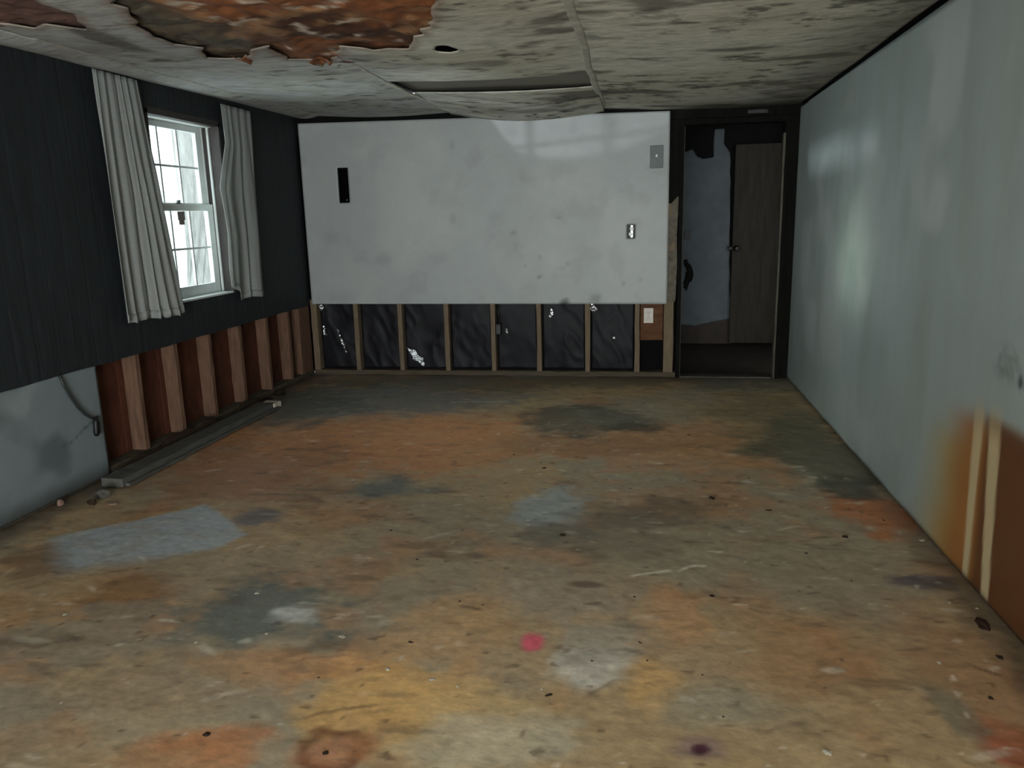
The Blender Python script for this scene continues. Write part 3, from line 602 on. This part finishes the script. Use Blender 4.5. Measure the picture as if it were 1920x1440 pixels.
box('side_wall', -0.33, -0.30, D + 0.10, HY, -0.1, 2.3, M_void, wh); box('side_wall', 1.6, 1.63, D + 0.10, HY, -0.1, 2.3, M_void, wh); box('hall_ceiling', -0.3, 1.6, D + 0.10, HY, 2.26, 2.3, M_void, wh)
sheet('dark_smudge', axis_cuts(0.44, 0.52, 0.02), axis_cuts(0.55, 0.86, 0.02), lambda U, V: (U + 0.02 * np.sin(V * 20), HY - 0.0165, V), M_jamb, wh, thick=(0, 0.002, 0), sdf=lambda U, V: np.hypot((U - 0.48) / 0.035, (V - 0.70) / 0.14) * -0.03 + 0.03 + 0.02 * (fbm(U * 30, V * 20, 241, 2) - 0.5))
box('wall_box', 0.44, 0.50, HY - 0.022, HY - 0.012, 1.06, 1.14, M_blk, wh)
d2 = struct('door_2', 'dark brown hall door standing open behind the doorway')
rough_bar('door_leaf', 0.905, 1.34, HY - 0.075, HY - 0.035, 0.02, 1.95, M_halld, d2, 2, 0.001, 6, 111)
bm = tube_bm([(0.945, HY - 0.076, 0.965), (0.945, HY - 0.085, 0.965), (0.945, HY - 0.11, 0.965), (0.945, HY - 0.135, 0.965), (0.945, HY - 0.14, 0.965)], [0.030, 0.012, 0.012, 0.028, 0.016], 12)
box_bm(0.86, 0.915, HY - 0.082, HY - 0.06, 0.945, 0.985, 0.003, bm); bm_obj('knob', bm, M_blk, d2, True)

# ================================================================== WALL RIGHT
wr = struct('wall_right', 'pale glossy drywall with rust stained drips near the floor')
def rw_col(U, V):
    n = fbm(U * 1.2, V * 1.0, 251, 4); n2 = fbm(U * 7, V * 1.6, 255, 4); c = np.empty(U.shape + (3,)); c[:] = lin((150, 160, 158))
    c = mixc(c, (137, 147, 145), sstep(0.38, 0.66, n)); c = mixc(c, (128, 136, 126), 0.4 * sstep(0.5, 0.72, n2))
    c = mixc(c, (176, 180, 178), 0.4 * sstep(0.55, 0.7, fbm(U * 2 + 9, V * 2, 259, 3)))
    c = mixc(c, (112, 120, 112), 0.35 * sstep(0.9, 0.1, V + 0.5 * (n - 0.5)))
    wv = 0.05 * (fbm(U * 3, V * 5, 261, 3) - 0.5)
    # rust: soft halo, then brown field with pale drip lines
    halo = sstep(3.46, 2.98, U + wv * 2 + 0.16 * (V - 0.3)) * sstep(0.70, 0.36, V + wv * 2)
    c = mixc(c, (150, 128, 66), 0.8 * halo)
    core = sstep(3.22, 2.90, U + wv + 0.12 * (V - 0.3)) * sstep(0.66, 0.55, V + wv)
    c = mixc(c, (136, 84, 34), 0.9 * core)
    c = mixc(c, (74, 40, 20), 0.85 * sstep(2.84, 2.76, U + wv * 0.5) * sstep(0.655, 0.60, V + wv * 0.6))
    for (ut, ub, w) in ((2.862, 2.845, 0.034), (2.735, 2.680, 0.040)):
        uc = ub + (ut - ub) * V / 0.62; wd = w * (0.75 + 0.45 * V / 0.62)
        c = mixc(c, (176, 158, 122), (0.95 - 0.1 * V) * sstep(wd * 1.15, wd * 0.7, np.abs(U - uc + wv * 0.25)) * sstep(0.72, 0.52, V))
    c = mixc(c, (40, 40, 38), 0.85 * sstep(1.0, 0.4, np.hypot((U - 2.60) / 0.022, (V - 0.79) / 0.032)))
    c = mixc(c, (92, 98, 92), 0.6 * sstep(1.0, 0.3, np.hypot((U - 2.70 + wv) / 0.14, (V - 0.83 + wv) / 0.09)) * sstep(0.42, 0.62, fbm(U * 30, V * 30, 269, 3)))
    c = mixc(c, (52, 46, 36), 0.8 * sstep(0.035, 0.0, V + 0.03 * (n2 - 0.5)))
    return c
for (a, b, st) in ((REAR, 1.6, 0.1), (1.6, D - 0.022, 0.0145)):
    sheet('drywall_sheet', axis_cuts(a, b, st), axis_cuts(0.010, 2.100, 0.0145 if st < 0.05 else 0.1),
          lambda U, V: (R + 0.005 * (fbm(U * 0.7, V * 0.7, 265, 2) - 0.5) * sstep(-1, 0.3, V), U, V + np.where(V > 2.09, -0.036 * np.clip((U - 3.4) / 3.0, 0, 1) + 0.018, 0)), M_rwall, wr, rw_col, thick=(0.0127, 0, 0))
box('dark_backing', R + 0.10, R + 0.12, REAR - 0.1, D + 0.1, -0.08, 2.34, M_void, wr)
for k, y in enumerate((2.2, 2.9, 3.6, 4.3, 5.0, 5.7)):
    rough_bar('stud', R + 0.014, R + 0.10, y, y + 0.04, 0.0, 1.9, M_jamb, wr, 2, 0.002, 3, 120 + k)

# ================================================================== WALL REAR with the opening the daylight comes from
wq = struct('wall_rear', 'wall behind the viewpoint with a wide glazed door opening')
OX0, OX1, OZ0, OZ1 = -1.55, 0.45, 0.06, 1.95
for (x0, x1, z0, z1) in ((L - 0.1, OX0, 0, 2.3), (OX1, R + 0.1, 0, 2.3), (OX0, OX1, 0, OZ0), (OX0, OX1, OZ1, 2.3)):
    box('wall_board', x0, x1, REAR - 0.10, REAR, z0, z1, M_house, wq)
w2 = struct('window_2', 'wide glazed door frame behind the viewpoint')
for (x0, x1, z0, z1) in ((OX0, OX0 + 0.05, OZ0, OZ1), (OX1 - 0.05, OX1, OZ0, OZ1), (OX0, OX1, OZ0, OZ0 + 0.05), (OX0, OX1, OZ1 - 0.05, OZ1), (-0.57, -0.53, OZ0, OZ1)):
    box('frame', x0, x1, REAR - 0.09, REAR - 0.03, z0, z1, M_white, w2)

# ================================================================== CURTAINS
def curtain(label, ytop, ybot, zt, zb, npl, seed, left_edge=None):
    n, mz = npl * 10, 44
    def cp(U, V):
        t = V; y0 = ytop[0] + (ybot[0] - ytop[0]) * t; y1 = ytop[1] + (ybot[1] - ytop[1]) * t
        if left_edge is not None: y0 = np.interp(t, *left_edge)
        ph = U * npl * 2 * math.pi + 2.2 * (fbm(U * 4, t * 1.2, seed, 3) - 0.5) * 3
        amp = 0.004 + 0.010 * t
        x = L + 0.052 + amp * np.sin(ph) + 0.25 * amp * np.sin(2.3 * ph + seed) + 0.02 * t * np.sin(U * 6 + seed)
        y = y0 + (y1 - y0) * (U + 0.010 * np.sin(2 * ph))
        zbot = np.interp(U, *zb); z = zt + (zbot - zt) * t + 0.008 * t * np.sin(ph * 0.5)
        return x, y, z
    o = sheet('curtain', np.linspace(0, 1, n + 1), np.linspace(0, 1, mz + 1), cp, M_curt, None, thick=(0.002, 0, 0))
    hem = sheet('hem', np.linspace(0, 1, n + 1), np.linspace(0.965, 0.999, 3), lambda U, V: tuple(a + b for a, b in zip(cp(U, V), (0.0035, 0, 0))), M_curt, o, thick=(0.0015, 0, 0))
    return tag(o, label, 'curtain', 'curtains at the window')
curtain('wider grey white pleated curtain hanging on the near side of the window', (3.858, 4.225), (3.858, 4.40), 2.128, ([0, 0.55, 0.62, 0.66, 1.0], [0.805, 0.80, 0.835, 0.79, 0.80]), 6, 3)
curtain('narrower grey white curtain hanging on the far side of the window', (5.13, 5.53), (4.99, 5.47), 2.118, ([0, 0.25, 0.4, 1.0], [0.90, 0.87, 0.80, 0.80]), 4, 8,
        ([0, 0.2, 0.45, 0.7, 1.0], [5.13, 5.14, 4.99, 5.02, 4.985]))

# ================================================================== THINGS ON THE WALLS
def outlet(name, label, x, z, yf, w, h, m, dark=False, tilt=0):
    t = tag(empty(name, (x, yf, z)), label, 'outlet')
    bm = box_bm(-w / 2, w / 2, -0.006, 0, -h / 2, h / 2, 0.002); bm_obj('plate', bm, m, t)
    for s in (-1, 1):
        f = bm_obj('socket', tube_bm([(0, -0.006, s * h * 0.2), (0, -0.009, s * h * 0.2)], [w * 0.24, w * 0.22], 12), M_wht if dark else m, t)
        bm = box_bm(-w * 0.1, -w * 0.06, -0.0098, -0.0088, s * h * 0.2 - 0.004, s * h * 0.2 + 0.006); box_bm(w * 0.06, w * 0.1, -0.0098, -0.0088, s * h * 0.2 - 0.004, s * h * 0.2 + 0.006, 0, bm)
        bm_obj('slot', bm, M_blk, f)
    bm_obj('screw', tube_bm([(0, -0.006, 0), (0, -0.0075, 0)], 0.003, 8), M_steel, t)
    return t
outlet('wall_outlet', 'ivory wall outlet on brown plywood between two studs', 0.078, 0.505, SF + 0.055, 0.078, 0.124, M_plast)
# receptacle without a plate, in the hole of the drywall sheet
t = tag(empty('bare_outlet', (-0.068, D - 0.016, 1.189)), 'bare white receptacle in a black hole of the drywall sheet', 'outlet')
bm = bmesh.new()
for b in ((-0.033, -0.030, -0.003, 0.003, -0.054, 0.054), (0.030, 0.033, -0.003, 0.003, -0.054, 0.054), (-0.033, 0.033, -0.003, 0.003, -0.054, -0.051), (-0.033, 0.033, -0.003, 0.003, 0.051, 0.054), (-0.033, 0.033, 0.003, 0.006, -0.054, 0.054)): box_bm(*b, 0, bm)
bm_obj('box', bm, M_blk, t)
for s in (-1, 1):
    bm = tube_bm([(0.004 * s, 0.002, s * 0.021), (0.004 * s, -0.012, s * 0.021)], [0.017, 0.015], 10); bm_obj('socket', bm, M_wht, t)
bm = box_bm(-0.004, 0.013, -0.006, 0.002, -0.048, 0.048, 0.001); bm_obj('strap', bm, M_bright, t)
# switch plate
t = tag(empty('light_switch', (0.123, PF - 0.002, 1.756)), 'grey switch plate with a white toggle at the sheet upper right corner', 'switch')
bm = box_bm(-0.051, 0.051, -0.007, 0, -0.086, 0.086, 0.003); bm_obj('plate', bm, M_steel, t)
bm = box_bm(-0.007, 0.007, -0.024, -0.006, -0.004, 0.018, 0.003); bm_obj('toggle', bm, M_wht, t)
for s in (-1, 1): bm_obj('screw', tube_bm([(0, -0.007, s * 0.055), (0, -0.009, s * 0.055)], 0.004, 8), M_steel, t)
# recessed black opening in the sheet: an open electrical box
t = tag(empty('recess_box', (-2.4485, D - 0.017, 1.616)), 'tall narrow black recess cut in the left of the drywall sheet', 'recess box')
bm = bmesh.new()
w, h = 0.0445, 0.141
for b in ((-w, -w + 0.003, 0, 0.05, -h, h), (w - 0.003, w, 0, 0.05, -h, h), (-w, w, 0, 0.05, -h, -h + 0.003), (-w, w, 0, 0.05, h - 0.003, h), (-w, w, 0.047, 0.05, -h, h)): box_bm(*b, 0, bm)
bm_obj('box', bm, M_black, t); bm_obj('bracket', box_bm(0.004, 0.012, 0.02, 0.03, -0.125, -0.112, 0.001), M_steel, t)
# small black junction box on a stud
t = tag(empty('junction_box', (-1.172, SF - 0.002, 0.40)), 'small black junction box on a stud under the drywall sheet', 'junction box')
bm_obj('box', box_bm(-0.022, 0.022, 0, 0.045, -0.045, 0.045, 0.003), M_blk, t); bm_obj('cover', box_bm(-0.019, 0.019, -0.003, 0, -0.030, 0.030, 0.001), M_cable, t)
bm_obj('wire', tube_bm([(0.0, 0.02, 0.045), (0.004, 0.02, 0.10), (-0.004, 0.02, 0.17), (0.0, 0.02, 0.215)], 0.004, 6), M_cable, t, True)

# dangling cable on the left drywall
t = tag(empty('cable', (L + 0.012, 3.36, 0.60)), 'dark cable curving down the grey drywall to a black connector', 'cable')
pts = [(0.0, 0.0, 0.02), (0.004, 0.02, -0.04), (0.004, 0.05, -0.10), (0.004, 0.09, -0.165), (0.004, 0.135, -0.215), (0.006, 0.175, -0.245), (0.006, 0.195, -0.255)]
bm_obj('cord', tube_bm(pts, 0.007, 8), M_cable, t, True)
bm = tube_bm([(0.008, 0.198, -0.245), (0.010, 0.200, -0.27), (0.010, 0.192, -0.33), (0.008, 0.188, -0.345)], [0.011, 0.017, 0.016, 0.010], 8); bm_obj('connector', bm, M_blk, t, True)

# ------------------------------------------------------------------ black plastic sheeting in the stud bays
bays = [(-2.776, -2.45), (-2.402, -2.054), (-2.006, -1.645), (-1.597, -1.240), (-1.192, -0.850), (-0.802, -0.443), (-0.395, -0.037)]
ords = ['first', 'second', 'third', 'fourth', 'fifth', 'sixth', 'seventh']
for k, (a, b) in enumerate(bays):
    def pp(U, V, k=k, a=a, b=b):
        fold = np.abs(fbm(U * 5 + k * 3 + V * 2.2, V * 2.4 - U, 301 + k, 3) - 0.5) * 2
        y = SF + 0.070 - 0.014 * (1 - fold) ** 4 - 0.012 * np.sin((U - a) / (b - a) * math.pi) * np.sin(V * 9 + k) + 0.004 * (fbm(U * 12, V * 12, 311 + k, 2) - 0.5)
        return U, y, V
    o = sheet('plastic_sheet', axis_cuts(a + 0.004, b - 0.004, 0.014), axis_cuts(0.050, 0.66, 0.016), pp, M_sheet, None, thick=(0, 0.0015, 0))
    tag(o, 'wrinkled black plastic sheet in the %s stud bay from the left' % ords[k], 'plastic sheet', 'plastic sheets between the studs')
# silver pieces added to stand in for highlights on the plastic sheets
def highlight_piece(label, x, z, pts, seed, amp=0.02, y=None):
    r = random.Random(seed); xs = [p[0] for p in pts]; zs = [p[1] for p in pts]
    cx, cz = sum(xs) / len(xs), sum(zs) / len(zs)
    o = sheet('plastic_highlight', axis_cuts(min(xs), max(xs), 0.007), axis_cuts(min(zs), max(zs), 0.007),
              lambda U, V: (U - x, -amp * np.abs(fbm(U * 26, V * 26, seed, 2) - 0.5) * 2 - amp * 0.8 * (np.abs(fbm(U * 60, V * 60, seed + 5, 2) - 0.5)) * 2, V - z),
              M_bright, None, thick=(0, 0.001, 0), sdf=lambda U, V: -poly_sdf(U, V, pts), smooth=False)
    o.location = (x, y if y else SF + 0.03, z)
    return tag(o, label, 'foil scrap', 'highlights on the plastic sheets')
highlight_piece('large crumpled silver highlight low in the third stud bay', -1.914, 0.16, [(-2.0, 0.255), (-1.95, 0.225), (-1.905, 0.215), (-1.885, 0.165), (-1.845, 0.15), (-1.835, 0.075), (-1.865, 0.085), (-1.895, 0.12), (-1.93, 0.125), (-1.955, 0.19)], 5, 0.04)
highlight_piece('thin diagonal silver highlight strip in the leftmost stud bay', -2.57, 0.25, [(-2.615, 0.40), (-2.605, 0.40), (-2.57, 0.30), (-2.535, 0.19), (-2.53, 0.16), (-2.545, 0.19), (-2.585, 0.29)], 6)
highlight_piece('small silver highlight at the top of the leftmost stud bay', -2.74, 0.585, [(-2.765, 0.615), (-2.725, 0.615), (-2.725, 0.585), (-2.75, 0.555)], 7)
highlight_piece('tiny silver highlight beside the corner stud in the leftmost bay', -2.73, 0.385, [(-2.738, 0.43), (-2.726, 0.43), (-2.72, 0.37), (-2.70, 0.345), (-2.735, 0.35)], 8)
highlight_piece('bright silver highlight under the sheet edge in the rightmost plastic bay', -0.37, 0.57, [(-0.385, 0.62), (-0.365, 0.595), (-0.325, 0.555), (-0.385, 0.548), (-0.40, 0.565)], 9)
highlight_piece('small pale highlight at the top of the sixth stud bay', -0.728, 0.53, [(-0.725, 0.60), (-0.712, 0.56), (-0.705, 0.525), (-0.73, 0.49), (-0.745, 0.505), (-0.728, 0.545)], 10)
highlight_piece('speck of highlight in the middle of the rightmost plastic bay', -0.204, 0.323, [(-0.216, 0.335), (-0.195, 0.338), (-0.190, 0.318), (-0.21, 0.31)], 11)
highlight_piece('speck of highlight in the middle of the fifth stud bay', -1.10, 0.385, [(-1.108, 0.41), (-1.095, 0.40), (-1.095, 0.355), (-1.112, 0.375)], 12)

# ================================================================== THINGS ON THE FLOOR
t = tag(empty('loose_board', (-2.675, 4.33, 0.0)), 'long grey dusty board lying on the floor along the left wall', 'board')
t.rotation_euler = (0, 0, -0.018)
b1 = rough_bar('plank', -0.075, 0.050, -0.86, 0.82, 0.004, 0.050, M_board, t, 1, 0.004, 30, 131)
b2 = rough_bar('lip', 0.050, 0.075, -0.84, 0.84, 0.003, 0.018, M_board, t, 1, 0.003, 30, 132)
b3 = rough_bar('end_block', -0.055, 0.060, 0.80, 0.90, 0.004, 0.045, M_chip, t, 1, 0.005, 4, 133)

def heap(U, V):
    e = np.sin(np.clip((U + 0.035) / 0.07, 0, 1) * math.pi) * sstep(0, 0.15, V - 3.68) * sstep(0, 0.25, 5.5 - V)
    return U + L + 0.022, V, 0.001 + e * (0.016 + 0.075 * np.clip(fbm(U * 14, V * 3.5, 281, 4) - 0.32, 0, 1) * 2)
tag(sheet('dirt_heap', axis_cuts(-0.035, 0.035, 0.008), axis_cuts(3.68, 5.50, 0.016), heap, M_crumb, None, thick=(0, 0, -0.002)), 'low heap of dark dirt along the foot of the left studs', 'dirt heap')
def crumb_mesh(name, seed, m, flat=0.35):
    r = random.Random(seed); bm = bmesh.new(); bmesh.ops.create_icosphere(bm, subdivisions=2, radius=1.0)
    ax = [r.uniform(0.6, 1.2), r.uniform(0.5, 1.0), flat * r.uniform(0.7, 1.2)]
    for v in bm.verts:
        k = 0.25 + 1.4 * float(fbm(np.array(v.co.x * 2.3 + seed), np.array(v.co.y * 2.3 + v.co.z * 2.3), seed, 2))
        v.co = Vector((v.co.x * ax[0] * k, v.co.y * ax[1] * k, v.co.z * ax[2] * k))
    zm = min(v.co.z for v in bm.verts)
    for v in bm.verts: v.co.z = max(v.co.z - zm * 0.7, 0.0)
    me = bpy.data.meshes.new(name); bm.to_mesh(me); bm.free(); me.materials.append(m); return me
dark_m = [crumb_mesh('dark_crumb', 400 + i, M_crumb) for i in range(5)]; pale_m = [crumb_mesh('paint_chip', 420 + i, M_chip, 0.22) for i in range(4)]
def fz(x, y): return float(floor_pos(np.array([x]), np.array([y]))[2][0])
DK = [(-0.312,3.106,2.2),(0.354,3.615,2.6),(0.596,3.487,1.8),(0.859,3.211,2.0),(0.783,2.803,1.1),(1.067,3.413,1.1),(-0.004,2.59,0.9),(0.014,2.287,1.0),(0.037,2.185,0.7),(0.019,2.068,0.7),(0.197,2.125,0.7),(0.237,1.933,0.8),(0.21,1.913,0.6),(0.268,2.625,1.5),(0.668,3.027,1.4),(-0.131,2.162,0.8),(-0.088,1.954,0.5),(-0.242,1.975,1.4),(0.977,2.109,1.2),(1.091,2.33,2.2),(-0.535,2.47,0.8),(-0.622,2.487,0.9),(-0.719,2.2,1.2),(-0.786,1.654,1.3),(-0.941,1.977,1.0),(-0.871,2.807,1.1),(-1.072,3.086,1.2),(-0.383,1.958,0.5),(-1.135,1.684,1.6),(-0.496,3.99,2.4),(-0.228,4.622,1.3),(0.312,4.711,1.6),(-0.697,4.213,1.4),(0.564,3.927,1.0),(-0.033,3.72,1.2)]
DKL = {0: 'dark crumb just in front of the round pale grey floor patch', 1: 'large dark crumb alone on the floor right of the middle', 29: 'large dark crumb on the orange floor straight below the drywall sheet',
       23: 'dark crumb inside the round brown ring stain at the front', 28: 'dark lump on the rust orange patch at the front left', 19: 'larger dark crumb close to the foot of the rust stained wall',
       3: 'dark crumb beside the orange patch near the right wall', 30: 'dark crumb at the front edge of the dark grey floor stain', 31: 'dark crumb farthest back on the right half of the floor'}
for i, (x, y, s) in enumerate(DK):
    o = link('dark_crumb', dark_m[i % 5], None, None, (x, y, fz(x, y) - 0.0012)); k = 0.0082 * s; o.scale = (k, k, k * 0.45); o.rotation_euler = (0, 0, i * 1.7)
    tag(o, DKL.get(i, 'small dark crumb of dirt lying on the stained concrete floor'), 'debris', 'dark crumbs scattered on the floor')
PL = [(0.902,2.278,1.1),(0.481,1.817,1.3),(1.069,2.669,0.9),(1.145,2.637,0.9),(1.155,3.205,1.6),(-1.424,2.116,0.8),(-1.381,2.454,1.5),(-1.213,2.191,1.0),(-0.953,2.205,1.6),(-0.596,2.006,1.1),(-0.746,2.044,1.4),(-1.996,2.232,1.2),(-1.635,1.763,0.8),(-0.512,1.981,0.7),(-0.268,1.998,0.8)]
for i, (x, y, s) in enumerate(PL):
    o = link('paint_chip', pale_m[i % 4], None, None, (x, y, fz(x, y) - 0.0008)); k = 0.0085 * s; o.scale = (k, k, k * 0.5); o.rotation_euler = (0, 0, i * 2.1)
    tag(o, {4: 'pale chip touching the foot of the right wall', 8: 'largest pale chip, at the edge of the dark grey green stain', 1: 'pale chip nearest the front on the right half of the floor'}.get(i, 'small pale chip of paint lying on the stained concrete floor'), 'debris', 'pale chips scattered on the floor')
def chunk(name, label, x, y, s, m, seed, sc=(1, 1, 1)):
    me = crumb_mesh(name, seed, m, 0.8); o = link(name, me, None, None, (x, y, fz(x, y) - 0.002)); o.scale = (s * sc[0], s * sc[1], s * sc[2]); return tag(o, label, 'debris')
chunk('rubble_chunk', 'dark upright rubble chunk beside the end of the loose board', -2.645, 3.235, 0.026, M_crumb, 501, (0.8, 0.8, 1.3))
chunk('rubble_chunk', 'grey lump of rubble at the near end of the loose board', -2.665, 3.335, 0.045, M_chunk, 502)
chunk('rubble_chunk', 'flat pinkish chip of rubble on the floor by the grey lump', -2.545, 3.25, 0.030, M_pinkc, 503, (1.4, 0.9, 0.4))
chunk('rubble_chunk', 'small pale lump on the floor against the grey drywall', -2.80, 3.21, 0.018, M_pinkc, 504, (0.8, 1, 1.0))
chunk('rubble_chunk', 'dark clump of dirt at the foot of the stained right wall', 1.12, 2.52, 0.035, M_dirt, 505, (0.9, 1.5, 0.25))
chunk('rubble_chunk', 'black clump on the floor by the left studs beyond the loose board', -2.79, 5.62, 0.045, M_crumb, 506, (0.8, 1.3, 0.9))

# ================================================================== OUTSIDE THE WINDOW
g = sheet('ground', axis_cuts(L - 30, L - 0.17, 1.5), axis_cuts(-6, 40, 1.5), lambda U, V: (U, V, -0.5 + 0.1 * (fbm(U * 0.3, V * 0.3, 601, 2) - 0.5)), M_ground, None, thick=(0, 0, -0.2)); g['kind'] = 'structure'
g['label'] = 'pale wet ground outside the window'
t = tag(empty('tree', (-5.75, 9.72, -0.55)), 'pale grey tree trunk outside the window', 'tree')
tr = tube_bm([(0, 0, 0), (0.02, 0, 1.0), (0.0, 0.02, 2.4), (-0.05, 0.0, 4.0), (-0.02, 0.02, 6.0)], [0.34, 0.26, 0.23, 0.20, 0.12], 14); bm_obj('trunk', tr, M_bark, t, True)
for a, z, l in ((0.5, 3.2, 1.6), (2.4, 3.6, 1.5), (4.2, 4.2, 1.3), (5.4, 4.8, 1.2)):
    bm_obj('branch', tube_bm([(0, 0, z), (math.cos(a) * l * 0.5, math.sin(a) * l * 0.5, z + 0.5), (math.cos(a) * l, math.sin(a) * l, z + 1.3)], [0.09, 0.06, 0.02], 8), M_bark, t, True)
hs = tag(empty('house', (-15.5, 21.5, -0.5)), 'white house across the yard seen through the window', 'house')
box('wall', -3.5, 3.5, -2.5, 2.5, 0, 2.7, M_house, hs)
bm = bmesh.new(); vs_ = [bm.verts.new(p) for p in ((-3.8, -2.8, 2.65), (3.8, -2.8, 2.65), (3.8, 2.8, 2.65), (-3.8, 2.8, 2.65), (-3.8, 0, 3.9), (3.8, 0, 3.9))]
for f in ((0, 1, 5, 4), (2, 3, 4, 5), (0, 4, 3), (1, 2, 5), (3, 2, 1, 0)): bm.faces.new([vs_[i] for i in f])
bm_obj('roof', bm, M_roof, hs)
for x in (-2.4, -0.6, 1.4, 2.7):
    f = box('window', x - 0.45, x + 0.45, -2.54, -2.49, 0.9, 2.1, M_hwin, hs); box('glazing_bar', x - 0.03, x + 0.03, -2.56, -2.53, 0.9, 2.1, M_house, f); box('glazing_bar', x - 0.45, x + 0.45, -2.56, -2.53, 1.47, 1.53, M_house, f)
